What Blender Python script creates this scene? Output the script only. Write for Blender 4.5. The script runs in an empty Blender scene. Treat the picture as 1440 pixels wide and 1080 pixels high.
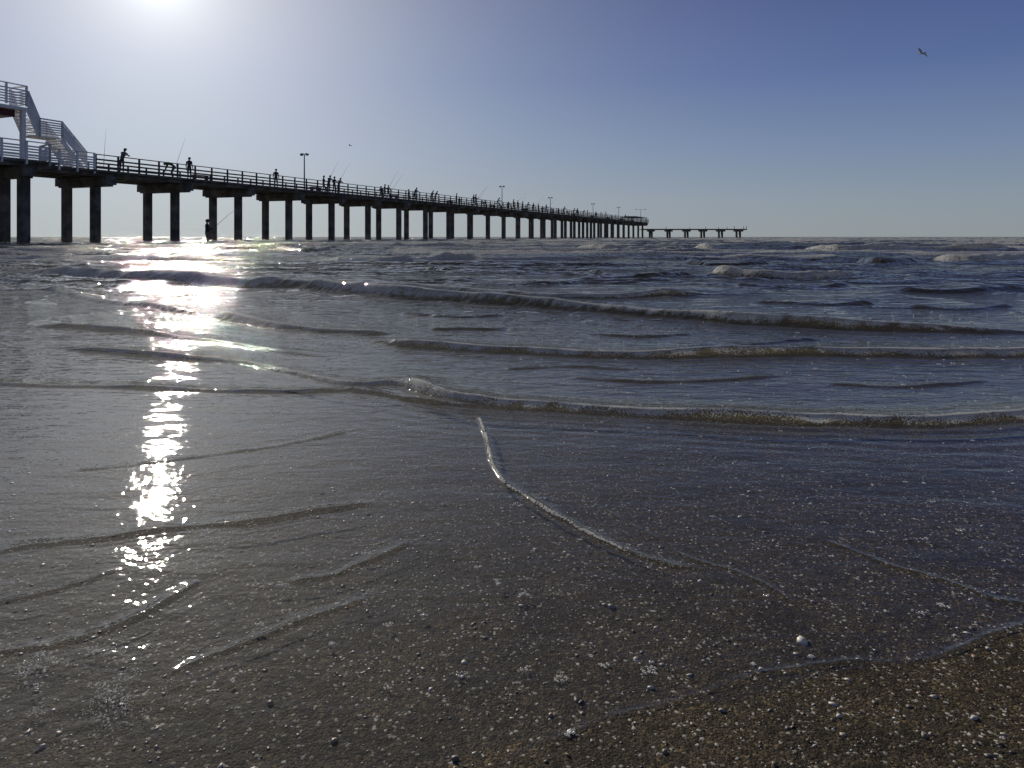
import bpy, bmesh, math, random
import numpy as np
from mathutils import Vector, Matrix
random.seed(7); RNG=np.random.default_rng(11)
scene=bpy.context.scene
F=960.0; CH=0.5; HOR=333.0           # focal length (px of 1440), camera height, horizon row
SUN_AZ=math.radians(-27.4); SUN_EL=math.radians(18.9)
def gp(x,y):                          # survey point: image mark -> point on the ground
    d=F*CH/(y-HOR); return ((x-720)/F*d, d)

# ---------------------------------------------------------------- node helpers
def new_mat(name):
    m=bpy.data.materials.new(name); m.use_nodes=True
    nt=m.node_tree; nt.nodes.clear(); return m,nt
class N:
    def __init__(s,nt): s.nt=nt
    def n(s,t,**k):
        nd=s.nt.nodes.new(t)
        for a,b in k.items(): setattr(nd,a,b)
        return nd
    def put(s,sock,v):
        if hasattr(v,'is_output') or isinstance(v,bpy.types.NodeSocket): s.nt.links.new(v,sock)
        else: sock.default_value=v
    def math(s,op,a,b=None,clamp=False):
        nd=s.n('ShaderNodeMath',operation=op,use_clamp=clamp); s.put(nd.inputs[0],a)
        if b is not None: s.put(nd.inputs[1],b)
        return nd.outputs[0]
    def vm(s,op,a,v,out=0):
        nd=s.n('ShaderNodeVectorMath',operation=op); s.put(nd.inputs[0],a); s.put(nd.inputs[1],v); return nd.outputs[out]
    def vmul(s,a,v): return s.vm('MULTIPLY',a,v)
    def noise(s,vec,scale,detail=3,rough=.5,dist=0):
        nd=s.n('ShaderNodeTexNoise'); s.put(nd.inputs['Vector'],vec); nd.inputs['Scale'].default_value=scale
        nd.inputs['Detail'].default_value=detail; nd.inputs['Roughness'].default_value=rough; nd.inputs['Distortion'].default_value=dist
        return nd.outputs['Fac']
    def mr(s,v,a,b,c=0.,d=1.,smooth=True):
        nd=s.n('ShaderNodeMapRange'); nd.interpolation_type='SMOOTHSTEP' if smooth else 'LINEAR'
        s.put(nd.inputs['Value'],v)
        for i,q in zip((1,2,3,4),(a,b,c,d)): nd.inputs[i].default_value=q
        return nd.outputs[0]
    def mixc(s,f,a,b):
        nd=s.n('ShaderNodeMix',data_type='RGBA'); s.put(nd.inputs[0],f); s.put(nd.inputs[6],a); s.put(nd.inputs[7],b); return nd.outputs[2]
    def mixs(s,f,a,b):
        nd=s.n('ShaderNodeMixShader'); s.put(nd.inputs[0],f); s.nt.links.new(a,nd.inputs[1]); s.nt.links.new(b,nd.inputs[2]); return nd.outputs[0]
    def bump(s,h,dist=1.,strength=1.,normal=None):
        nd=s.n('ShaderNodeBump'); nd.inputs['Strength'].default_value=strength; nd.inputs['Distance'].default_value=dist
        s.put(nd.inputs['Height'],h)
        if normal is not None: s.put(nd.inputs['Normal'],normal)
        return nd.outputs[0]
    def out(s,sh):
        o=s.n('ShaderNodeOutputMaterial'); s.nt.links.new(sh,o.inputs[0])
def c4(*a): return (a[0],a[1],a[2],1.)

def simple_mat(name,c1,c2,scale=3,rough=.7,bump=.003,spec=.3):
    m,nt=new_mat(name); h=N(nt)
    co=h.n('ShaderNodeTexCoord').outputs['Object']
    nz=h.noise(co,scale,5,.6)
    f=h.mr(nz,.35,.68)
    p=h.n('ShaderNodeBsdfPrincipled'); h.put(p.inputs['Base Color'],h.mixc(f,c4(*c1),c4(*c2)))
    p.inputs['Roughness'].default_value=rough; p.inputs['Specular IOR Level'].default_value=spec
    if bump: h.put(p.inputs['Normal'],h.bump(h.noise(co,scale*6,4),bump))
    h.out(p.outputs[0]); return m

# ---------------------------------------------------------------- numpy noise
def vnoise(x,y,seed=0):
    xi=np.floor(x).astype(np.int64); yi=np.floor(y).astype(np.int64)
    fx=x-xi; fy=y-yi; fx=fx*fx*fx*(fx*(fx*6-15)+10); fy=fy*fy*fy*(fy*(fy*6-15)+10)
    def hh(a,b):
        n=(a*374761393+b*668265263+seed*974634777)&0xffffffff
        n=((n^(n>>13))*1274126177)&0xffffffff
        n=(n^(n>>16))&0xffffff
        return n/float(0xffffff)
    return (hh(xi,yi)*(1-fx)+hh(xi+1,yi)*fx)*(1-fy)+(hh(xi,yi+1)*(1-fx)+hh(xi+1,yi+1)*fx)*fy
def sst(a,b,x):
    t=np.clip((x-a)/(b-a),0,1); return t*t*(3-2*t)

# ---------------------------------------------------------------- wave crests (points on the water plane)
# (points, height in px at its distance, back width factor, front width factor, foam)
CR=[
 ([(555,530),(575,540),(595,550),(630,562),(700,572),(800,577),(900,583),(1000,588),(1100,592),(1200,597),(1300,594),(1380,588),(1470,582),(1600,578)],9.5,5,1.15,1.0),
 ([(-60,541),(0,542),(150,545),(300,550),(450,551),(520,548)],4.0,5,1.4,.8),
 ([(480,547),(540,556),(620,568),(690,575)],4.2,5,1.4,.6),
 ([(80,490),(250,504),(350,510),(400,522),(440,530),(500,542),(560,541),(600,556)],5.5,5,1.4,1.),
 ([(500,476),(560,486),(620,491),(760,498),(900,501),(1050,498),(1200,501),(1300,500),(1450,497),(1600,495)],9,5,1.1,1.05),
 ([(950,500),(1040,492),(1100,482),(1160,478)],3.5,5,1.5,.2),
 ([(30,461),(120,464),(200,470),(300,482),(400,497),(480,502)],5,5,1.4,.9),
 ([(290,447),(400,463),(480,468),(560,473)],8,5,1.3,1.),
 ([(600,464),(680,465),(720,462)],3.5,5,1.5,.1),
 ([(30,384),(200,394),(350,403),(450,408),(560,418),(650,424),(800,435),(900,443),(1000,450),(1100,457),(1250,463),(1440,467),(1600,470)],10.5,4,1.1,1.1),
 ([(440,400),(560,407),(650,412),(800,417),(900,417),(1010,415)],7.5,4,1.2,1.1),
 ([(60,408),(130,420),(200,433),(300,446)],4.5,4,1.3,.8),
 ([(0,398),(90,402),(180,408)],3.5,4,1.3,.4),
 ([(430,367),(500,369),(570,371),(640,366),(700,367),(780,365),(840,364)],8,2.5,1.1,1.5),
 ([(1000,386),(1060,390),(1140,392),(1210,388)],8,2.5,1.1,1.5),
 ([(1120,354),(1200,356),(1300,354),(1450,355)],6.5,2.5,1.2,1.5),
 ([(1310,365),(1380,367),(1450,363)],7.5,2.5,1.1,1.5),
 ([(540,350),(620,349),(700,350)],5.5,2.5,1.2,1.5),
 ([(800,352),(880,354),(960,353),(1010,355)],6,2.5,1.2,1.5),
 ([(960,372),(1000,376),(1090,374)],6,2.5,1.2,.3),
 ([(820,384),(900,391),(980,388)],5,3,1.3,.1),
 ([(380,352),(430,354),(480,352)],5,2.5,1.2,.7),
 ([(1200,372),(1240,376),(1290,373)],6,2.5,1.2,.3),
 ([(600,380),(680,384),(760,381)],4,3,1.2,.2),
 ([(1250,410),(1330,413),(1440,409)],4,3,1.3,.2),
 ([(1020,403),(1120,406),(1200,402)],3.5,3,1.3,.2),
 ([(1270,432),(1350,436),(1430,433)],3,3,1.3,.1),
 ([(700,398),(760,401),(820,398)],3.5,3,1.3,.1),
 ([(1050,425),(1150,430),(1230,426)],3.5,3,1.3,.15),
 ([(560,440),(640,446),(720,444)],3,4,1.4,.05),
 ([(820,470),(900,475),(980,470)],2.4,4,1.5,.0),
 ([(790,530),(900,538),(1020,535),(1100,528)],2.4,4,1.6,.0),
 ([(1150,540),(1280,545),(1400,535)],2.4,4,1.6,.0),
 ([(700,520),(800,516),(900,521)],2.2,4,1.6,.0),
 # thin wavelets running up the sand
 ([(668,578),(676,598),(685,622),(692,652),(712,680),(750,704),(800,734),(850,760),(900,782),(945,796),(985,800),(1015,797)],3.4,2.5,1.0,.95),
 ([(940,772),(985,792),(1040,806),(1090,830),(1130,860)],1.8,2.5,1.1,.25),
 ([(1150,755),(1240,792),(1320,815),(1390,840),(1450,852),(1560,870)],2.1,2.5,1.1,.25),
 ([(-40,785),(60,765),(150,757),(230,746),(300,741),(400,728),(500,712),(540,704)],4.2,3.4,1.1,.1),
 ([(-40,928),(20,916),(90,902),(150,886),(200,866),(250,838),(290,815)],4.2,3.4,1.1,.12),
 ([(220,955),(280,930),(340,908),(400,885),(460,862),(530,840)],3.0,3.4,1.1,.08),
 ([(400,822),(460,812),(510,794),(550,778),(580,760)],3.0,3.4,1.1,.15),
 ([(-40,860),(30,842),(110,822),(170,800)],2.0,3.6,1.2,.05),
 ([(60,665),(180,655),(300,640),(420,622),(520,600)],1.5,4,1.5,.0),
 ([(820,700),(900,745),(960,775)],1.0,2.5,1.2,.05),
]
EDGE=([(640,1100),(720,1065),(800,1035),(870,1008),(950,988),(1010,970),(1060,953),(1130,942),(1200,931),(1270,932),(1320,924),(1370,905),(1400,893),(1450,876),(1560,850)],2.6,2.5,1.0,.12)
def smooth_line(pts):
    P=np.array([gp(*p) for p in pts]); 
    out=[]
    Q=np.vstack([2*P[0]-P[1],P,2*P[-1]-P[-2]])
    for i in range(1,len(Q)-2):
        for t in np.linspace(0,1,5)[:-1]:
            a,b,c,d=Q[i-1],Q[i],Q[i+1],Q[i+2]
            out.append(.5*((2*b)+(-a+c)*t+(2*a-5*b+4*c-d)*t*t+(-a+3*b-3*c+d)*t**3))
    out.append(P[-1]); return np.array(out)
LINES=[(smooth_line(c[0]),)+tuple(c[1:]) for c in CR+[EDGE]]

def line_field(X,Y,P):
    best=np.full(X.shape,1e9); s=np.zeros_like(X); al=np.zeros_like(X)
    seg=np.diff(P,axis=0); L=np.hypot(seg[:,0],seg[:,1]); cum=np.concatenate([[0],np.cumsum(L)]); tot=cum[-1]
    for i in range(len(seg)):
        ax,ay=P[i]; dx,dy=seg[i]; l2=L[i]**2
        t=np.clip(((X-ax)*dx+(Y-ay)*dy)/l2,0,1)
        px=X-(ax+t*dx); py=Y-(ay+t*dy); d=np.hypot(px,py)
        nx,ny=dy,-dx     # right hand side of a left-to-right line = shore side
        sg=np.where(px*nx+py*ny>=0,1,-1)
        m=d<best; best[m]=d[m]; s[m]=(sg*d)[m]; al[m]=((cum[i]+t*L[i])/tot)[m]
    return s,al
def waves(X,Y):
    """height + foam + face of the sea surface at world points"""
    X=np.asarray(X,float); Y=np.asarray(Y,float)
    R=np.hypot(X,Y); Z=np.zeros_like(X); foam=np.zeros_like(X)
    # open-sea chop
    wx=X+2.0*vnoise(X/5,Y/5,3); wy=Y+1.6*vnoise(X/4.,Y/3,4)
    for (sx,sy,am,a,b,sd) in ((5.,1.9,.15,8,24,1),(2.4,.9,.065,4,13,2),(1.1,.38,.028,2.5,8,5),(12.,4.2,.18,25,70,6)):
        n=vnoise(wx/sx+7*sd,wy/sy,sd); r=1-np.abs(2*n-1); r=r**2.2
        env=sst(a,b,R)*(1-.75*sst(160,600,R))
        Z+=am*env*(r-.28)
        if sx>4: foam=np.maximum(foam,1.4*sst(.45,.72,r)*sst(a,b,R)*sst(.42,.52,vnoise(X/7,Y/2.5,20+sd)))
    for (P,px,bw,fw,fo) in LINES:
        lo=P.min(0); hi=P.max(0); amx=px/F*np.hypot(P[:,0],P[:,1]).max(); mg=amx*bw*4
        m=(X>lo[0]-mg)&(X<hi[0]+mg)&(Y>lo[1]-mg)&(Y<hi[1]+mg)
        if not m.any(): continue
        x=X[m]; y=Y[m]; r=np.hypot(x,y); a=px/F*r
        s,al=line_field(x,y,P)
        s=s+a*2.4*(vnoise(x/(a*16),y/(a*16),9)-.5)+a*1.0*(vnoise(x/(a*4),y/(a*4),10)-.5)
        tap=sst(0,.12,al)*(1-sst(.88,1,al))
        amp=a*tap*(.55+.9*vnoise(x/(a*16),y/(a*30),12))
        prof=np.where(s>0,np.exp(-(s/(fw*a))**2),np.exp(-np.abs(s/(bw*a))**1.6))
        cap=np.where(s>0,np.exp(-s/(7*a))*np.cos(s/(a*.55))*.13,0)*sst(0,a,s)
        Z[m]+=amp*(prof+cap)
        wfac=1+.8*sst(5,13,r)
        f=np.exp(-((s-fw*a*.25)/(fw*a*wfac))**2)*tap*fo*(.6+.6*vnoise(x/(a*7),y/(a*7),13))
        foam[m]=np.maximum(foam[m],f)
    return Z,foam
def shore(X,Y): 
    return (Y-.668-.31*np.maximum(X,-.6))*.95+.02*(vnoise(np.asarray(X)*5.,np.asarray(Y)*5.,31)-.5)
def sand_z(X,Y):
    sd=shore(X,Y)
    z=np.where(sd>0,-(.24*(1-np.exp(-np.maximum(sd,0)/9))+.0006*np.maximum(sd,0)),np.minimum(-sd*.03,.12))
    return np.maximum(z,-6)+.0009*(vnoise(X*8,Y*8,40)-.5)*np.exp(-np.hypot(X,Y)/6)

def grid_mesh(name,TH,RR,zf,close=False):
    T,R=np.meshgrid(TH,RR); X=R*np.sin(T); Y=R*np.cos(T)
    shp=X.shape; X=X.ravel(); Y=Y.ravel(); Z,attrs=zf(X,Y)
    nr,nc=shp; i=np.arange(nr*nc).reshape(shp)
    if close:
        j=np.roll(i,-1,axis=1); q=np.stack([i[:-1],i[1:],j[1:],j[:-1]],-1).reshape(-1,4)
    else: q=np.stack([i[:-1,:-1],i[1:,:-1],i[1:,1:],i[:-1,1:]],-1).reshape(-1,4)
    q=q[:,::-1]
    me=bpy.data.meshes.new(name); me.vertices.add(nr*nc); me.vertices.foreach_set('co',np.stack([X,Y,Z],-1).astype(np.float32).ravel())
    me.loops.add(q.size); me.loops.foreach_set('vertex_index',q.astype(np.int32).ravel())
    me.polygons.add(len(q)); me.polygons.foreach_set('loop_start',np.arange(0,q.size,4,dtype=np.int32))
    me.update(calc_edges=True); me.validate()
    me.polygons.foreach_set('use_smooth',np.ones(len(q),dtype=bool))
    for k,v in attrs.items():
        at=me.attributes.new(k,'FLOAT','POINT'); at.data.foreach_set('value',v.astype(np.float32))
    if me.polygons[0].normal.z<0: me.flip_normals()
    ob=bpy.data.objects.new(name,me); scene.collection.objects.link(ob); return ob

# ---------------------------------------------------------------- sea
rr=[.42]
while rr[-1]<60: rr.append(rr[-1]*1.0045)
while rr[-1]<30000: rr.append(rr[-1]*(1.009 if rr[-1]<200 else 1.05))
rad=math.radians
TH=np.concatenate([np.linspace(rad(-82),rad(-44),50)[:-1],np.linspace(rad(-44),rad(44),640),np.linspace(rad(44),rad(82),50)[1:]])
def sea_z(X,Y):
    Z,f=waves(X,Y); d=np.maximum(Z-sand_z(X,Y),0)
    return Z,{'foam':f,'depth':d}
sea=grid_mesh('sea_water',TH,np.array(rr),sea_z)
m,nt=new_mat('sea_water'); h=N(nt)
geo=h.n('ShaderNodeNewGeometry'); pos=geo.outputs['Position']
sep=h.n('ShaderNodeSeparateXYZ'); h.put(sep.inputs[0],pos); Yp=sep.outputs[1]
flat=h.vmul(pos,(1,1,0))
A=h.n('ShaderNodeAttribute',attribute_name='foam').outputs['Fac']
D=h.n('ShaderNodeAttribute',attribute_name='depth').outputs['Fac']
def tex(sx,sy,rot,det=3,rough=.55,dist=0):
    mp=h.n('ShaderNodeMapping'); mp.inputs['Scale'].default_value=(sx,sy,1); mp.inputs['Rotation'].default_value=(0,0,rot)
    h.put(mp.inputs['Vector'],flat); return h.noise(mp.outputs[0],1,det,rough,dist)
n1=h.math('MULTIPLY',tex(11,25,.35,2,.5,.6),h.mr(Yp,.6,6,.0015,.0110))     # fine ripples
n2=h.math('MULTIPLY',tex(3.,9,-.1,2,.5,.4),h.mr(Yp,1.5,11,.004,.065))
n3=h.math('MULTIPLY',tex(.9,2.8,.05,4,.62,.3),h.mr(Yp,4,40,.0,.26))
n4=h.math('MULTIPLY',tex(60,75,.5,1,.5),h.math('ADD',h.mr(Yp,.6,2.5,.0010,.0005),h.math('MULTIPLY',A,.003)))
hs=h.math('ADD',h.math('ADD',n1,n2),h.math('ADD',n3,n4))
bn=h.bump(hs,1.,1.)
# Fresnel (Schlick), same from both sides of the sheet
cosv=h.math('ABSOLUTE',h.vm('DOT_PRODUCT',bn,geo.outputs['Incoming'],1))
fres=h.math('ADD',.02,h.math('MULTIPLY',.80,h.math('POWER',h.math('SUBTRACT',1.,cosv,True),5.)))
gl=h.n('ShaderNodeBsdfGlossy'); h.put(gl.inputs['Roughness'],h.mr(Yp,1,30,.02,.06)); gl.inputs['Color'].default_value=(1,.99,.955,1); h.put(gl.inputs['Normal'],bn)
T=h.math('EXPONENT',h.math('MULTIPLY',D,-9.0))
murk=h.math('MAXIMUM',h.math('SUBTRACT',1.0,T),h.math('MULTIPLY',A,.75,True))
colr=h.mixc(h.mr(Yp,3,60),c4(.034,.029,.018),c4(.032,.037,.025))
df=h.n('ShaderNodeBsdfDiffuse'); h.put(df.inputs['Color'],colr)
tl=h.n('ShaderNodeBsdfTranslucent'); tl.inputs['Color'].default_value=c4(.62,.54,.25)
body=h.mixs(h.math('ADD',.04,h.math('MULTIPLY',A,.6),True),df.outputs[0],tl.outputs[0])
tr=h.n('ShaderNodeBsdfTransparent')
under=h.mixs(murk,tr.outputs[0],body)
surf=h.mixs(fres,under,gl.outputs[0])
# foam: broken bubbly white on the crests
spn=h.n('ShaderNodeTexNoise'); h.put(spn.inputs['Vector'],pos); h.put(spn.inputs['Scale'],h.mr(Yp,1,20,230,18)); spn.inputs['Detail'].default_value=2; sp=spn.outputs['Fac']
sp2=tex(14,22,0,1,.6)
fm=h.math('ADD',h.math('MULTIPLY',sp,.65),h.math('MULTIPLY',sp2,.35))
fm=h.math('SUBTRACT',fm,h.mr(A,0,.8,.74,.43,False))
fm=h.math('MULTIPLY',h.mr(fm,0,.05),.95,True)
fd=h.n('ShaderNodeBsdfDiffuse'); fd.inputs['Color'].default_value=c4(.90,.88,.78)
ft=h.n('ShaderNodeBsdfTranslucent'); ft.inputs['Color'].default_value=c4(.94,.92,.80)
foamS=h.mixs(.5,fd.outputs[0],ft.outputs[0])
h.out(h.mixs(fm,surf,foamS)); sea.data.materials.append(m)

# ---------------------------------------------------------------- beach / sea bed
rs=[.03]
while rs[-1]<4: rs.append(rs[-1]*1.02)
while rs[-1]<40000: rs.append(rs[-1]*1.12)
bed=grid_mesh('beach_sand',np.linspace(-math.pi,math.pi,361)[:-1],np.array(rs),lambda X,Y:(np.where(Y<-50,.12,sand_z(X,Y)),{}),True)
m,nt=new_mat('wet_shell_sand'); h=N(nt)
pos=h.n('ShaderNodeNewGeometry').outputs['Position']
flat=h.vmul(pos,(1,1,0))
g1=h.noise(flat,420,3,.75); g2=h.noise(flat,9,3,.6,.6); g3=h.noise(flat,90,2,.6)
vo=h.n('ShaderNodeTexVoronoi'); h.put(vo.inputs['Vector'],flat); vo.inputs['Scale'].default_value=330
vc=h.n('ShaderNodeSeparateColor'); h.put(vc.inputs[0],vo.outputs['Color'])
base=h.mixc(h.mr(g1,.36,.66),c4(.010,.008,.005),c4(.150,.117,.070))
base=h.mixc(h.math('MULTIPLY',h.mr(g3,.42,.66),.65),base,c4(.020,.016,.010))
base=h.mixc(h.mr(vc.outputs[0],.90,.95),base,c4(.18,.13,.065))
base=h.mixc(h.mr(vc.outputs[1],.955,.975),base,c4(.50,.47,.38))
base=h.mixc(h.math('MULTIPLY',h.mr(g2,.42,.66),.55),base,c4(.020,.017,.011))
p=h.n('ShaderNodeBsdfPrincipled'); h.put(p.inputs['Base Color'],base); p.inputs['Roughness'].default_value=.75
p.inputs['Specular IOR Level'].default_value=.06
hh=h.math('ADD',h.math('MULTIPLY',g1,.0012),h.math('ADD',h.math('MULTIPLY',vo.outputs['Distance'],-.0007),h.math('MULTIPLY',g3,.0020)))
h.put(p.inputs['Normal'],h.bump(hh,1.,1.)); h.out(p.outputs[0]); bed.data.materials.append(m)

# ---------------------------------------------------------------- scattered shells / pebbles / bubbles
def ico(sub):
    bm=bmesh.new(); bmesh.ops.create_icosphere(bm,subdivisions=sub,radius=1)
    V=np.array([v.co[:] for v in bm.verts]); Fc=np.array([[v.index for v in f.verts] for f in bm.faces]); bm.free(); return V,Fc
def scatter(name,V0,F0,items,mat,jt=.10):
    """items: list (x,y,z,sx,sy,sz,rot,tilt,color)"""
    nv=len(V0); VV=[];FF=[];CC=[]
    for k,(x,y,z,sx,sy,sz,rot,tilt,col) in enumerate(items):
        jit=1+RNG.normal(0,jt,(nv,1))
        V=V0*jit*np.array([sx,sy,sz]); ct,st=math.cos(tilt),math.sin(tilt)
        V=np.stack([V[:,0],V[:,1]*ct-V[:,2]*st,V[:,1]*st+V[:,2]*ct],-1)
        c,s=math.cos(rot),math.sin(rot)
        V=np.stack([V[:,0]*c-V[:,1]*s+x,V[:,0]*s+V[:,1]*c+y,V[:,2]+z],-1)
        VV.append(V);FF.append(F0+nv*k);CC.append(np.tile(np.array(list(col)+[1.]),(nv,1)))
    VV=np.vstack(VV);FF=np.vstack(FF);CC=np.vstack(CC)
    me=bpy.data.meshes.new(name); me.vertices.add(len(VV)); me.vertices.foreach_set('co',VV.astype(np.float32).ravel())
    me.loops.add(FF.size); me.loops.foreach_set('vertex_index',FF.astype(np.int32).ravel()); me.polygons.add(len(FF)); me.polygons.foreach_set('loop_start',np.arange(0,FF.size,3,dtype=np.int32))
    me.update(calc_edges=True); me.polygons.foreach_set('use_smooth',np.ones(len(FF),dtype=bool))
    ca=me.color_attributes.new('col','FLOAT_COLOR','POINT'); ca.data.foreach_set('color',CC.astype(np.float32).ravel())
    me.materials.append(mat); ob=bpy.data.objects.new(name,me); scene.collection.objects.link(ob); return ob
m_sh,nt=new_mat('shell_fragment'); h=N(nt)
ca=h.n('ShaderNodeAttribute',attribute_name='col').outputs['Color']; co=h.n('ShaderNodeNewGeometry').outputs['Position']
p=h.n('ShaderNodeBsdfPrincipled'); h.put(p.inputs['Base Color'],h.mixc(h.mr(h.noise(co,700,2),.4,.7,0,.35),ca,c4(.04,.03,.02))); p.inputs['Roughness'].default_value=.5
h.out(p.outputs[0])
PAL=[(.50,.45,.37),(.26,.21,.15),(.12,.09,.06),(.66,.62,.53),(.26,.16,.09),(.09,.075,.06),(.34,.29,.22),(.14,.105,.07),(.05,.04,.03),(.10,.08,.055),(.07,.055,.04)]
V1,F1=ico(1)
items=[]
n=15000
ys=.52*np.exp(RNG.random(n)**1.25*1.35); xs=(RNG.random(n)*2-1)*(.9*ys+.15)
ds=vnoise(xs*6,ys*6,77)
zz=sand_z(xs,ys)
for x,y,z,q in zip(xs,ys,zz,ds):
    if random.random()>.15+q*1.2: continue
    r=min(.0005*math.exp(abs(random.gauss(0,.85))),.0042)
    if y>1.1: r*=1.15
    items.append((x,y,z+r*.05,r*random.uniform(.8,1.35),r*random.uniform(.6,1.1),r*random.uniform(.22,.40),random.uniform(0,6.3),random.gauss(0,.3),PAL[int(random.random()*len(PAL))]))
for (px,py,w,c) in ((1127,900,.0085,(.75,.68,.55)),(915,967,.0040,(.45,.43,.4)),(1070,940,.004,(.5,.47,.42)),(1035,905,.003,(.5,.46,.4)),(650,948,.0035,(.55,.52,.48)),(380,985,.0045,(.10,.08,.06)),(640,1068,.005,(.16,.12,.09)),(935,1060,.004,(.2,.17,.13)),(1015,1000,.004,(.3,.27,.24)),(1180,1010,.0035,(.5,.47,.43)),(775,1005,.004,(.32,.2,.12)),(60,1045,.004,(.4,.37,.34)),(470,1040,.004,(.4,.3,.2)),(1370,1015,.004,(.45,.42,.4)),(1300,1040,.004,(.15,.12,.1)),(860,848,.0065,(.24,.2,.16)),(850,845,.004,(.4,.36,.3))):
    x,y=gp(px,py); z=float(sand_z(np.array([x]),np.array([y]))[0])
    items.append((x,y,z+w*.2,w,w*.75,w*.42,random.uniform(0,3),.1,c))
scatter('shell_fragments',V1,F1,items,m_sh,.15)
m_bu,nt=new_mat('foam_bubble'); h=N(nt)
p=h.n('ShaderNodeBsdfPrincipled'); p.inputs['Base Color'].default_value=c4(.85,.84,.80); p.inputs['Roughness'].default_value=.12
t=h.n('ShaderNodeBsdfTransparent'); lw=h.n('ShaderNodeLayerWeight'); lw.inputs[0].default_value=.45
tb=h.n('ShaderNodeBsdfTranslucent'); tb.inputs['Color'].default_value=c4(.85,.84,.8)
h.out(h.mixs(h.mr(lw.outputs['Facing'],.0,.8,.3,.95),t.outputs[0],h.mixs(.4,p.outputs[0],tb.outputs[0])))
items=[]
cl=[(735,812,1.2),(700,816,1.),(735,836,1.),(787,953,1.3),(910,943,1.6),(650,948,1.),(545,878,1.),(728,709,1.5),(672,797,.8),(1292,730,1),(1300,757,1),(1225,748,.8),(1345,835,1),(1327,850,1.1),(1297,862,.9),(1310,705,.9),(85,797,1.2),(165,778,1),(287,745,1.2),(60,920,1.2),(130,912,1),(365,877,.8),(400,822,.8),(515,778,1.),(545,965,.9),(1350,745,1),(1160,735,.8),(805,1035,.8),(850,935,.8),(740,940,.9)]
for (px,py,k) in cl: cl_xy=gp(px,py); items.append((cl_xy[0],cl_xy[1],k))
for _ in range(1000):
    y=.62*math.exp(random.random()**.6*2.0); x=random.uniform(-1,1)*.8*y
    items.append((x,y,random.choice((.1,.1,.1,.1,.15,.2,.32,.5))))
bx=[];
for (x,y,k) in items:
    for q in range(1 if k<.3 else int(4+12*k*random.random()+5*k)):
        a=random.uniform(0,6.3); rr_=math.sqrt(random.random())*.0055*k if k>=.3 else 0
        s=max(1.,y/1.4)
        bx.append((x+math.cos(a)*rr_*1.5*s,y+math.sin(a)*rr_*s,random.uniform(.0006,.0018)*s))
# stranded lace of foam on the left
for _ in range(6000):
    x=-.53+random.gauss(0,.10); y=.765+random.gauss(0,.045)
    if vnoise(np.array([x*34.]),np.array([y*46.]),88)[0]<.60 or x>-.38: continue
    bx.append((x,y,random.uniform(.0003,.0010)))
B=np.array(bx); wz,_=waves(B[:,0],B[:,1]); wz=np.maximum(wz,sand_z(B[:,0],B[:,1]))
scatter('foam_bubbles',V1,F1,[(b[0],b[1],z+b[2]*.1,b[2],b[2],b[2]*.6,0,0,(1,1,1)) for b,z in zip(B,wz)],m_bu)

# ---------------------------------------------------------------- pier
U=Vector((.3846,.9231,0)); W=Vector((.9231,-.3846,0)); P0=Vector((-31.7,52,0)); SP=7.15
PM=Matrix(((U.x,W.x,0,P0.x),(U.y,W.y,0,P0.y),(0,0,1,0),(0,0,0,1)))   # local (t,v,z) -> world
def t_of(px,v):
    k=(px-720)/F; return (k*(P0.y+W.y*v)-P0.x-W.x*v)/(U.x-k*U.y)
class Mesh:
    def __init__(s): s.bm=bmesh.new()
    def box(s,a,b,bev=0):
        x0,y0,z0=a;x1,y1,z1=b
        v=[s.bm.verts.new(c) for c in ((x0,y0,z0),(x1,y0,z0),(x1,y1,z0),(x0,y1,z0),(x0,y0,z1),(x1,y0,z1),(x1,y1,z1),(x0,y1,z1))]
        for f in ((0,1,2,3),(7,6,5,4),(0,4,5,1),(1,5,6,2),(2,6,7,3),(3,7,4,0)): s.bm.faces.new([v[i] for i in f])
    def beam(s,a,b,w,hh,up=(0,0,1)):
        a=Vector(a);b=Vector(b);d=(b-a).normalized();r=d.cross(Vector(up))
        if r.length<1e-4: r=d.cross(Vector((1,0,0)))
        r.normalize();u=r.cross(d)
        v=[s.bm.verts.new(p+r*i*w/2+u*j*hh/2) for p in (a,b) for i,j in ((-1,-1),(1,-1),(1,1),(-1,1))]
        for f in ((0,1,2,3),(7,6,5,4),(0,4,5,1),(1,5,6,2),(2,6,7,3),(3,7,4,0)): s.bm.faces.new([v[i] for i in f])
    def tube(s,a,b,r0,r1,n=8):
        a=Vector(a);b=Vector(b);d=(b-a).normalized();r=d.cross(Vector((0,0,1)))
        if r.length<1e-3: r=Vector((1,0,0))
        r.normalize();u=r.cross(d)
        A=[s.bm.verts.new(a+(r*math.cos(2*math.pi*i/n)+u*math.sin(2*math.pi*i/n))*r0) for i in range(n)]
        Bv=[s.bm.verts.new(b+(r*math.cos(2*math.pi*i/n)+u*math.sin(2*math.pi*i/n))*r1) for i in range(n)]
        for i in range(n): s.bm.faces.new((A[i],A[(i+1)%n],Bv[(i+1)%n],Bv[i]))
        s.bm.faces.new(A[::-1]); s.bm.faces.new(Bv)
    def done(s,name,mat,parent=None,mw=None):
        bmesh.ops.recalc_face_normals(s.bm,faces=s.bm.faces)
        me=bpy.data.meshes.new(name); s.bm.to_mesh(me); s.bm.free(); me.materials.append(mat)
        ob=bpy.data.objects.new(name,me); scene.collection.objects.link(ob)
        if parent: ob.parent=parent
        elif mw is not None: ob.matrix_world=mw
        return ob
def empty(name,mw=None):
    e=bpy.data.objects.new(name,None); scene.collection.objects.link(e)
    if mw is not None: e.matrix_world=mw
    return e
m_conc=simple_mat('weathered_concrete',(.075,.066,.056),(.20,.18,.155),1.1,.85,.02)
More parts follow.
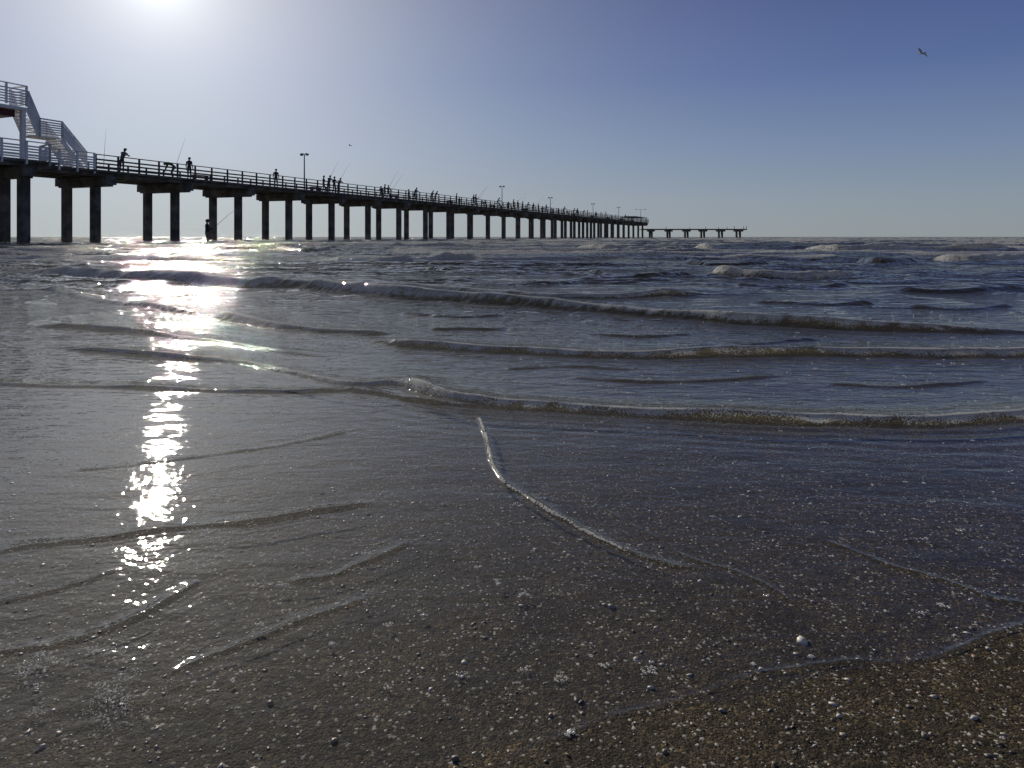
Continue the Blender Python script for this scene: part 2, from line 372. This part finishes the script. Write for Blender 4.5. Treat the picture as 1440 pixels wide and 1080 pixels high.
m_wood=simple_mat('weathered_wood',(.07,.055,.045),(.16,.13,.105),2.5,.8,.006)
m_white=simple_mat('white_paint',(.72,.72,.71),(.82,.82,.80),1.5,.5,.002)
m_red=simple_mat('red_paint',(.06,.02,.024),(.08,.028,.032),1.5,.6,.002)
m_metal=simple_mat('galvanised_metal',(.12,.12,.12),(.2,.2,.2),3,.45,.001)
m_roof=simple_mat('roof_sheet',(.2,.2,.19),(.3,.3,.28),2,.6,.003)
ZC0,ZC1,ZD=4.30,5.02,5.45
pier=empty('fishing_pier',PM)
pl=Mesh(); cp=Mesh(); NB=29
def pile(M,t,v,w=.29,top=ZC0,chi=.06):
    # square pile with chamfered corners, slight taper
    ring=[(w,w-chi),(w-chi,w),(-w+chi,w),(-w,w-chi),(-w,-w+chi),(-w+chi,-w),(w-chi,-w),(w,-w+chi)]
    lo=[M.bm.verts.new((t+a,v+b,-1.6)) for a,b in ring]; hi=[M.bm.verts.new((t+a,v+b,top+.01)) for a,b in ring]
    for i in range(8): M.bm.faces.new((lo[i],lo[(i+1)%8],hi[(i+1)%8],hi[i]))
for n in range(-5,NB):
    t=n*SP; vs=(0,-3.2) if n>=0 else (3.0,1.0,-1.6,-3.8)
    for v in vs: pile(pl,t+random.uniform(-.06,.06),v+random.uniform(-.05,.05))
    v1=1.72 if n>=0 else 3.7
    cp.box((t-.42,-4.05,ZC0+.12),(t+.42,v1,ZC1)); cp.box((t-.36,-3.75,ZC0),(t+.36,v1-.3,ZC0+.12))
pl.done('piles',m_conc,pier); cp.done('bent_caps',m_conc,pier)
TE=28.2*SP
dk=Mesh()
dk.box((-5.4,-4.15,ZD-.16),(TE,1.85,ZD))
dk.box((-40,-4.6,ZD-.165),(-5.4,3.9,ZD-.003))
for v in (-3.7,-2.2,-.7,.7,1.45): dk.box((-40,v-.14,ZC1),(TE,v+.14,ZD-.17))
dk.box((-40,3.3,ZC1),(-5.5,3.6,ZD-.17))
dk.done('deck',m_conc,pier)
def railing(M,a,b,z0,hgt=1.1,step=1.8,rails=(.22,.48,.76),cap=True,pw=.11,rh=.12,ext=0):
    a=Vector(a);b=Vector(b);L=(b-a).length;k=max(1,round(L/step))
    for i in range(k+1):
        p=a.lerp(b,i/k); M.beam((p.x,p.y,z0-ext),(p.x,p.y,z0+hgt),pw,pw)
    for r in rails: M.beam((a.x,a.y,z0+r),(b.x,b.y,z0+r),.045,rh)
    if cap: M.beam((a.x,a.y,z0+hgt+.02),(b.x,b.y,z0+hgt+.02),.20,.05)
rl=Mesh()
railing(rl,(-1.3,1.78),(TE,1.78),ZD,ext=.25); railing(rl,(-1.3,-4.05),(TE,-4.05),ZD,ext=.25)
rl.done('railings',m_wood,pier)
# benches along deck
bn_=Mesh()
for i in range(12):
    t=8+i*15.5
    bn_.box((t,.95,ZD+.38),(t+1.6,1.4,ZD+.44)); bn_.box((t+.1,1.0,ZD),(t+.2,1.35,ZD+.38)); bn_.box((t+1.4,1.0,ZD),(t+1.5,1.35,ZD+.38))
bn_.done('benches',m_wood,pier)
# end shelter
sh=Mesh()
for a in (TE-16,TE-9,TE-2):
    for v in (-3.6,1.3): sh.beam((a,v,ZD),(a,v,ZD+1.5),.16,.16)
sh.beam((TE-17,-1.15,ZD+1.55),(TE-1,-1.15,ZD+1.55),6.2,.12); sh.beam((TE-16,-1.15,ZD+1.72),(TE-2,-1.15,ZD+1.72),3.6,.2)
sh.done('end_shelter',m_roof,pier)

# white entrance platform: stair tower
tower=empty('pier_stair_tower',PM)
wh=Mesh()
SL=(.14,.32,.50,.68,.86)
railing(wh,(-40,3.85),(-6.0,3.85),ZD,1.15,1.5,SL,True,.12,.10,.3)
railing(wh,(-6.0,3.85),(-5.4,2.0),ZD,1.15,1.5,SL,True,.12,.10,.3)
railing(wh,(-5.4,1.95),(-1.4,1.78),ZD,1.15,1.2,SL,True,.12,.10,.3)
railing(wh,(-40,-4.5),(-1.4,-4.1),ZD,1.15,1.5,SL,True,.12,.10,.3)
ZU=9.35; tU=-5.7
railing(wh,(-16,1.0),(tU,1.0),ZU,1.35,1.3,(.12,.3,.48,.66,.84,1.05),True,.12,.09)
railing(wh,(tU,1.0),(tU,-.7),ZU,1.35,1.3,(.12,.3,.48,.66,.84,1.05),True,.12,.09)
railing(wh,(tU,-2.3),(tU,-4.0),ZU,1.35,1.3,(.12,.3,.48,.66,.84,1.05),True,.12,.09)
wh.box((-16,-4.1,ZU-.30),(tU+.1,1.1,ZU-.1))
for t in (tU-.15,-10.5,-15.5):
    for v in (.85,-3.85): wh.beam((t,v,ZD),(t,v,ZU-.3),.26,.26)
def flight(M,t0,z0,t1,z1,va,vb,n):
    for i in range(n):
        a=t0+(t1-t0)*i/n; z=z0+(z1-z0)*(i+1)/n
        M.box((a,va,z-.05),(a+(t1-t0)/n+.04,vb,z))
    for v in (va-.04,vb+.04): M.beam((t0,v,z0-.1),(t1,v,z1-.1),.07,.30)
def srail(M,t0,z0,t1,z1,v,n):
    for r in (.14,.3,.46,.62,.78,.94,1.12): M.beam((t0,v,z0+r),(t1,v,z1+r),.045,.10)
    for i in range(n+1):
        k=i/n; M.beam((t0+(t1-t0)*k,v,z0+(z1-z0)*k-.1),(t0+(t1-t0)*k,v,z0+(z1-z0)*k+1.16),.1,.1)
vA,vB=-.55,.95
flight(wh,tU+.1,ZU-.1,tU+.85,7.55,vA,vB,8); wh.box((tU+.85,vA,7.43),(tU+2.4,vB,7.55)); flight(wh,tU+2.4,7.52,tU+4.0,ZD+.1,vA,vB,12)
for v in (vA-.1,vB+.1):
    srail(wh,tU+.1,ZU-.1,tU+.85,7.55,v,1); srail(wh,tU+.85,7.55,tU+2.4,7.55,v,1); srail(wh,tU+2.4,7.55,tU+4.2,ZD+.2,v,2)
wh.done('white_woodwork',m_white,tower)
rd=Mesh()
rd.box((-15.9,-3.6,ZU-.75),(tU-.5,.6,ZU-.31)); rd.box((-15.9,-3.6,ZD),(-10.6,.3,ZU-.76)); rd.done('red_soffit',m_red,tower)

# T-head at the far end (lower platform)
Yt=238.; th=empty('pier_t_head',Matrix.Translation((0,Yt,0)))
a=Mesh(); x0,x1=(900-720)/F*Yt,(1047-720)/F*Yt
a.box((x0,-2.5,2.85),(x1,2.5,3.25))
for px in (915,940,965,988,1013,1038):
    x=(px-720)/F*Yt
    a.box((x-.9,-2.7,2.3),(x+.9,2.7,2.84))
    for yy in (-1.8,1.8): a.beam((x,yy,-1.5),(x,yy,2.3),.62,.62)
for px in (1020,1030,1043,1047,968,990,935,1008): x=(px-720)/F*Yt-.1; a.beam((x,-2.3,3.25),(x,-2.3,3.25+random.uniform(.6,1.1)),.14,.14)
a.done('platform',m_conc,th)

# lamp posts
for i,(px,v,hh_) in enumerate(((428,-3.9,4.7),(706,-3.9,4.9),(774,-3.9,4.2),(834,-3.9,4.4),(870,-3.9,4.6),(901,1.3,4.2))):
    t=t_of(px,v); L=Mesh(); wd=.38 if i<5 else 1.6
    L.tube((t,v,ZD),(t,v,ZD+hh_),.09,.06); L.tube((t,v,ZD),(t,v,ZD+.3),.16,.16)
    L.beam((t-.1,v-wd,ZD+hh_),(t+.1,v+wd,ZD+hh_),.06,.06,)
    for s in (-1,1):
        L.beam((t,v+s*(wd-.16),ZD+hh_+.06),(t,v+s*(wd+.16),ZD+hh_-.02),.30,.16); L.tube((t,v+s*wd,ZD+hh_-.16),(t,v+s*wd,ZD+hh_-.02),.15,.1)
    L.done('lamp_post',m_metal,None,PM)

# ---------------------------------------------------------------- people
m_skin=simple_mat('skin',(.30,.17,.11),(.36,.21,.14),8,.5,0)
m_hair=simple_mat('hair',(.03,.02,.015),(.06,.04,.03),20,.6,0)
def cloth(n,c): return simple_mat(n,tuple(x*.75 for x in c),c,6,.9,.004)
m_den=cloth('denim',(.05,.06,.10)); m_dark=cloth('dark_jacket',(.05,.05,.055)); m_gry=cloth('grey_shirt',(.16,.16,.17)); m_redc=cloth('maroon_shirt',(.18,.04,.04)); m_tan=cloth('khaki_trousers',(.18,.14,.09)); m_shoe=cloth('shoe',(.03,.03,.03))
def lerp(a,b,t): return tuple(a[i]+(b[i]-a[i])*t for i in range(3))
def figure(name,J,top,legs,hat=True):
    """J joints; figure faces +Y; one skinned body"""
    V=[];R=[];E=[]
    def add(p,r,par=None):
        V.append(p);R.append(r); 
        if par is not None:E.append((par,len(V)-1))
        return len(V)-1
    pe=add(J['pelvis'],(.155,.115)); wa=add(lerp(J['pelvis'],J['chest'],.45),(.135,.105),pe); ch=add(J['chest'],(.17,.12),wa)
    nb=add(lerp(J['chest'],J['neck'],.75),(.10,.08),ch); nk=add(J['neck'],(.058,.058),nb); 
    hd=J['head']; h1=add(lerp(J['neck'],hd,.55),(.065,.07),nk); h2=add(hd,(.082,.10),h1); up=Vector(hd)-Vector(J['neck']); up.normalize(); h3=add(tuple(Vector(hd)+up*.085),(.055,.07),h2)
    hands=[]
    for s,k in ((-1,'l'),(1,'r')):
        sh_=add(J['sh_'+k],(.068,.068),nb); m1=add(lerp(J['sh_'+k],J['el_'+k],.5),(.055,.055),sh_); el=add(J['el_'+k],(.044,.044),m1); m2=add(lerp(J['el_'+k],J['ha_'+k],.45),(.042,.042),el)
        wr=add(J['ha_'+k],(.028,.028),m2); dv=(Vector(J['ha_'+k])-Vector(J['el_'+k])).normalized(); pa=add(tuple(Vector(J['ha_'+k])+dv*.075),(.040,.022),wr); hands.append((Vector(J['ha_'+k]),dv,s))
        hp=add(J['hip_'+k],(.10,.10),pe); m3=add(lerp(J['hip_'+k],J['kn_'+k],.45),(.085,.085),hp); kn=add(J['kn_'+k],(.060,.060),m3); m4=add(lerp(J['kn_'+k],J['an_'+k],.35),(.060,.060),kn)
        an=add(J['an_'+k],(.040,.040),m4); fo=Vector(J['an_'+k]); dd=Vector((s*.25,1,0)).normalized(); he=add(tuple(fo+Vector((0,-.03,-.055))),(.045,.035),an); to=add(tuple(fo+dd*.15+Vector((0,0,-.06))),(.045,.030),he)
    me=bpy.data.meshes.new(name); me.from_pydata(V,E,[]); ob=bpy.data.objects.new(name,me); scene.collection.objects.link(ob)
    ob.modifiers.new('s','SKIN'); 
    for i,r in enumerate(R): me.skin_vertices[0].data[i].radius=r
    for i in range(len(V)): me.skin_vertices[0].data[i].use_root=(i==0)
    sb=ob.modifiers.new('ss','SUBSURF'); sb.levels=1; sb.render_levels=1
    dg=bpy.context.evaluated_depsgraph_get(); ev=ob.evaluated_get(dg); bm=bmesh.new(); bm.from_mesh(ev.to_mesh()); 
    bpy.data.objects.remove(ob)
    hv=Vector(hd); 
    for f in bm.faces:
        c=f.calc_center_median(); f.smooth=True
        if (c-hv).length<.17 and (c-Vector(J['neck'])).dot(up)>-.01: f.material_index=0
        elif min((c-(a+d*.06)).length for a,d,s in hands)<.085: f.material_index=0
        elif min((c-Vector(J['an_l'])).length,(c-Vector(J['an_r'])).length)<.12: f.material_index=4 if c.z<min(J['an_l'][2],J['an_r'][2])+.3 else 3
        else:
            dl=min((c-Vector(J[k])).length for k in ('hip_l','hip_r','kn_l','kn_r','an_l','an_r')); du=min((c-Vector(J[k])).length for k in ('chest','neck','sh_l','sh_r','el_l','el_r','ha_l','ha_r'))
            du=min(du,(c-Vector(lerp(J['pelvis'],J['chest'],.4))).length)
            f.material_index=3 if dl<du+.02 else 2
    def blob(c,r,sc,mi,rot=None):
        q=bmesh.ops.create_icosphere(bm,subdivisions=2,radius=r,matrix=Matrix.Translation(c)@(rot or Matrix())@Matrix.Diagonal((*sc,1)))
        for v in q['verts']:
            for f in v.link_faces: f.material_index=mi; f.smooth=True
    fwd=(Vector((0,1,0))-up*up.y).normalized() if abs(up.y)<.95 else Vector((0,0,-1))
    blob(hv+up*.035-fwd*.015,.1,(.96,1.12,1.0),1)
    blob(hv+fwd*.095-up*.005,.018,(.8,1,1.3),0)             # nose
    for s in (-1,1):
        blob(hv+Vector((s*.078,0,0)),.022,(.5,.8,1.3),0); blob(hv+fwd*.082+Vector((s*.03,0,0))+up*.02,.010,(1,1,1),1)
    blob(hv+fwd*.083-up*.045,.02,(1.3,.5,.3),1)
    if hat:
        blob(hv+up*.07,.105,(1,1.05,.75),2); blob(hv+up*.065+fwd*.11,.075,(1,1.1,.12),2)
    def seg(a,b,r0,r1):
        d=(b-a); q=bmesh.ops.create_cone(bm,cap_ends=True,segments=6,radius1=r0,radius2=r1,depth=d.length,matrix=Matrix.Translation((a+b)/2)@d.to_track_quat('Z','Y').to_matrix().to_4x4())
        for v in q['verts']:
            for f in v.link_faces: f.material_index=0
    for a,d,s in hands:
        side=d.cross(Vector((0,0,1))); side=side.normalized() if side.length>.1 else Vector((0,1,0)); nrm=side.cross(d)
        for i,L_ in enumerate((.062,.075,.070,.055)):
            b0=a+d*.085+side*(i-1.5)*.019; b1=b0+d*L_*.55-nrm*.008; b2=b1+d*L_*.3-nrm*.03; seg(b0,b1,.0095,.0085); seg(b1,b2,.0085,.007)
        b0=a+d*.03+side*.03; seg(b0,b0+d*.035+side*.02,.011,.0095); seg(b0+d*.035+side*.02,b0+d*.065+side*.02-nrm*.012,.0095,.008)
    me=bpy.data.meshes.new(name); bm.to_mesh(me); bm.free()
    for q in (m_skin,m_hair,top,legs,m_shoe): me.materials.append(q)
    return me
def base(**k):
    J=dict(pelvis=(0,0,.95),chest=(0,.01,1.28),neck=(0,.01,1.50),head=(0,.03,1.64),sh_l=(-.19,0,1.42),sh_r=(.19,0,1.42),el_l=(-.25,-.02,1.13),el_r=(.25,-.02,1.13),ha_l=(-.27,.06,.88),ha_r=(.27,.06,.88),
      hip_l=(-.095,0,.88),hip_r=(.095,0,.88),kn_l=(-.11,.03,.49),kn_r=(.11,.03,.49),an_l=(-.12,0,.09),an_r=(.12,0,.09)); J.update(k); return J
PEOPLE=[
 figure('person_standing',base(),m_dark,m_den),
 figure('person_leaning',base(chest=(0,.16,1.24),neck=(0,.27,1.43),head=(0,.33,1.55),sh_l=(-.19,.22,1.36),sh_r=(.19,.22,1.36),el_l=(-.22,.42,1.16),el_r=(.22,.42,1.16),ha_l=(-.12,.62,1.16),ha_r=(.10,.62,1.18),pelvis=(0,-.03,.94)),m_gry,m_den),
 figure('person_rod',base(el_l=(-.26,.14,1.16),el_r=(.27,.05,1.14),ha_l=(-.08,.42,1.28),ha_r=(.10,.30,1.14),kn_l=(-.12,.14,.50),an_l=(-.14,.10,.09),an_r=(.14,-.14,.09)),m_dark,m_tan),
 figure('person_walking',base(kn_l=(-.10,.20,.52),an_l=(-.10,.30,.12),kn_r=(.10,-.04,.48),an_r=(.10,-.32,.14),el_l=(-.26,-.14,1.15),ha_l=(-.26,-.08,.92),el_r=(.26,.10,1.14),ha_r=(.25,.28,.95)),m_redc,m_den,False),
 figure('person_bending',base(pelvis=(0,-.12,.86),chest=(0,.20,1.02),neck=(0,.38,1.08),head=(0,.50,1.02),sh_l=(-.19,.32,1.04),sh_r=(.19,.32,1.04),el_l=(-.22,.42,.78),el_r=(.22,.42,.78),ha_l=(-.12,.50,.55),ha_r=(.12,.50,.55),hip_l=(-.095,-.12,.80),hip_r=(.095,-.12,.80),kn_l=(-.12,.08,.46),kn_r=(.12,.08,.46)),m_dark,m_dark,False),
]
def person(idx,loc,rz,s=1.):
    ob=bpy.data.objects.new('person',PEOPLE[idx]); scene.collection.objects.link(ob); ob.location=loc; ob.rotation_euler=(0,0,rz); ob.scale=(s,s,s); return ob
def rod(p,d,L=2.8,name='fishing_rod'):
    M=Mesh(); p=Vector(p); d=Vector(d).normalized(); prev=p-d*.35
    M.tube(prev,p+d*.25,.016,.014); q=p+d*.25; k=6
    for i in range(k):
        nx=q+(d+Vector((0,0,-.045*i))).normalized()*(L/k); M.tube(q,nx,.012*(1-i/k)+.004,.012*(1-(i+1)/k)+.004,6); q=nx
    M.tube(p+d*.1+Vector((0,0,-.07)),p+d*.16+Vector((0,0,-.07)),.035,.035); M.done(name,m_metal)
UA=math.atan2(U.y,U.x)
def onpier(px,v): 
    t=t_of(px,v); return PM@Vector((t,v,ZD))
def face(az): return az-math.pi/2
east=math.atan2(W.y,W.x)
person(1,onpier(171,1.05),face(east),1.12)
person(4,onpier(243,.9),face(UA+2.6),1.15); person(0,onpier(266,.9),face(UA+.3),1.08)
rod((PM@Vector((t_of(146,1.7),1.7,ZD+.6))),(0.,.1,1),2.3)
rod((PM@Vector((t_of(248,1.6),1.6,ZD+1.0))),(.25,.1,1),2.2)
for px in [388,455,462,470,476,536,541,546,575,583,586,606,612,642,646,666,669,681,684,699,704,715,722,728,735,741,750,757,763,768,778,785,792,799,806,812,820,826,838,845,852,860,866,878,884]:
    i=random.choice((0,1,1,2,2,3,0)); v=random.uniform(.2,1.1) if i!=1 else 1.05
    side=random.random()<.3
    if side: v=-v-2.3
    az=east if not side else east+math.pi
    if i==3: az=UA+random.choice((0,math.pi))
    p=onpier(px,v); person(i,p,face(az+random.uniform(-.5,.5)),random.uniform(.98,1.14))
    if i==2 and not side: rod(p+Vector((.2,0,1.2))+W*.4,tuple(W*.5+Vector((random.uniform(-.2,.2),0,.9))),2.4)
# wading angler
wd=44.; wx=(291-720)/F*wd; wz=float(sand_z(np.array([wx]),np.array([wd]))[0])
person(2,(wx,wd,wz),face(math.radians(40)),1.07)
rod((wx+.33,wd+.30,wz+1.33),(.75,.3,.85),2.1)

# ---------------------------------------------------------------- gulls
m_gull=simple_mat('gull_feathers',(.25,.25,.26),(.5,.5,.5),10,.8,0)
def gull(loc,rz,bank,s=1.,lift=.25):
    bm=bmesh.new()
    secs=[(-.30,.015,.01),(-.2,.05,.03),(-.05,.075,.065),(.1,.07,.065),(.2,.045,.045),(.26,.04,.04),(.30,.02,.02),(.35,.005,.006)]
    rg=[[bm.verts.new((math.cos(a)*w,y,math.sin(a)*hh)) for a in [2*math.pi*i/8 for i in range(8)]] for y,w,hh in secs]
    for A_,B_ in zip(rg,rg[1:]):
        for i in range(8): bm.faces.new((A_[i],A_[(i+1)%8],B_[(i+1)%8],B_[i]))
    bm.faces.new(rg[0]);bm.faces.new(rg[-1][::-1])
    for s_ in (-1,1):
        st=[(.04,.12,-.12,.03),(.28,.16,-.06,lift*.75),(.5,.06,-.10,lift*.55),(.66,-.10,-.16,lift*.25)]
        a_=[(bm.verts.new((s_*x,yl,z)),bm.verts.new((s_*x,yt,z-.012))) for x,yl,yt,z in st]
        for p_,q_ in zip(a_,a_[1:]): bm.faces.new((p_[0],q_[0],q_[1],p_[1]))
    t_=[bm.verts.new(c) for c in ((-.03,-.22,0),(.03,-.22,0),(.09,-.42,0),(-.09,-.42,0))]; bm.faces.new(t_)
    me=bpy.data.meshes.new('seagull'); bm.to_mesh(me); bm.free(); me.materials.append(m_gull)
    ob=bpy.data.objects.new('seagull',me); scene.collection.objects.link(ob); ob.location=loc; ob.rotation_euler=(.1,bank,rz); ob.scale=(s,s,s)
gull(((1296-720)/F*62,62,CH+(333-75)/F*62),math.radians(25),.45,1.1,.25)
gull(((492-720)/F*150,150,CH+(333-205)/F*150),math.radians(60),.3,1.,.4)

# ---------------------------------------------------------------- light, sky
sd=Vector((math.sin(SUN_AZ)*math.cos(SUN_EL),math.cos(SUN_AZ)*math.cos(SUN_EL),math.sin(SUN_EL)))
sl=bpy.data.lights.new('sun','SUN'); sl.energy=3.8; sl.angle=rad(.53); sl.color=(1,.95,.86)
so=bpy.data.objects.new('sun',sl); scene.collection.objects.link(so); so.rotation_euler=sd.to_track_quat('Z','Y').to_euler()
w=bpy.data.worlds.new('World'); scene.world=w; w.use_nodes=True; nt=w.node_tree; nt.nodes.clear(); h=N(nt)
sky=h.n('ShaderNodeTexSky'); sky.sky_type='NISHITA'; sky.sun_disc=False; sky.sun_elevation=SUN_EL; sky.sun_rotation=SUN_AZ; sky.dust_density=.3; sky.air_density=1.; sky.ozone_density=4.; sky.altitude=0
dirn=h.vm('NORMALIZE',h.n('ShaderNodeTexCoord').outputs['Generated'],(0,0,0))
sz=h.n('ShaderNodeSeparateXYZ'); h.put(sz.inputs[0],dirn)
rp=h.n('ShaderNodeValToRGB'); h.put(rp.inputs[0],sz.outputs[2]); e=rp.color_ramp.elements
e[0].position=0; e[0].color=c4(.235,.27,.295); e[1].position=1; e[1].color=c4(.035,.05,.12)
for pos_,c in ((.05,(.215,.262,.32)),(.12,(.150,.208,.335)),(.22,(.075,.120,.285)),(.34,(.038,.064,.205)),(.55,(.036,.054,.145))):
    q=e.new(pos_); q.color=c4(*c)
ang=h.math('ARCCOSINE',h.vm('DOT_PRODUCT',dirn,tuple(sd),1))
g1=h.math('MULTIPLY',h.math('EXPONENT',h.math('MULTIPLY',ang,-1/rad(15.))),.80)
g2=h.math('MULTIPLY',h.math('EXPONENT',h.math('MULTIPLY',ang,-1/rad(2.))),.6)
def vsc(col,f):
    nd=h.n('ShaderNodeVectorMath',operation='SCALE'); h.put(nd.inputs[0],col); h.put(nd.inputs[3],f); return nd.outputs[0]
glow=h.vm('ADD',vsc((.97,.97,.86),g1),vsc((1.,.97,.90),g2))
tot=h.vm('ADD',h.vm('ADD',rp.outputs[0],glow),vsc(h.vm('MINIMUM',sky.outputs[0],(6,6,6)),.006))
bg=h.n('ShaderNodeBackground'); h.put(bg.inputs[0],tot); bg.inputs[1].default_value=1.
o=h.n('ShaderNodeOutputWorld'); nt.links.new(bg.outputs[0],o.inputs[0])

cam=bpy.data.cameras.new('camera'); co_=bpy.data.objects.new('camera',cam); scene.collection.objects.link(co_)
co_.location=(0,0,CH); co_.rotation_euler=(math.pi/2,0,0); cam.sensor_width=36; cam.lens=36*F/1440; cam.shift_y=-(540-HOR)/1440; cam.clip_start=.02; cam.clip_end=60000
scene.camera=co_
scene.view_settings.view_transform='Standard'; scene.view_settings.look='None'; scene.view_settings.exposure=0
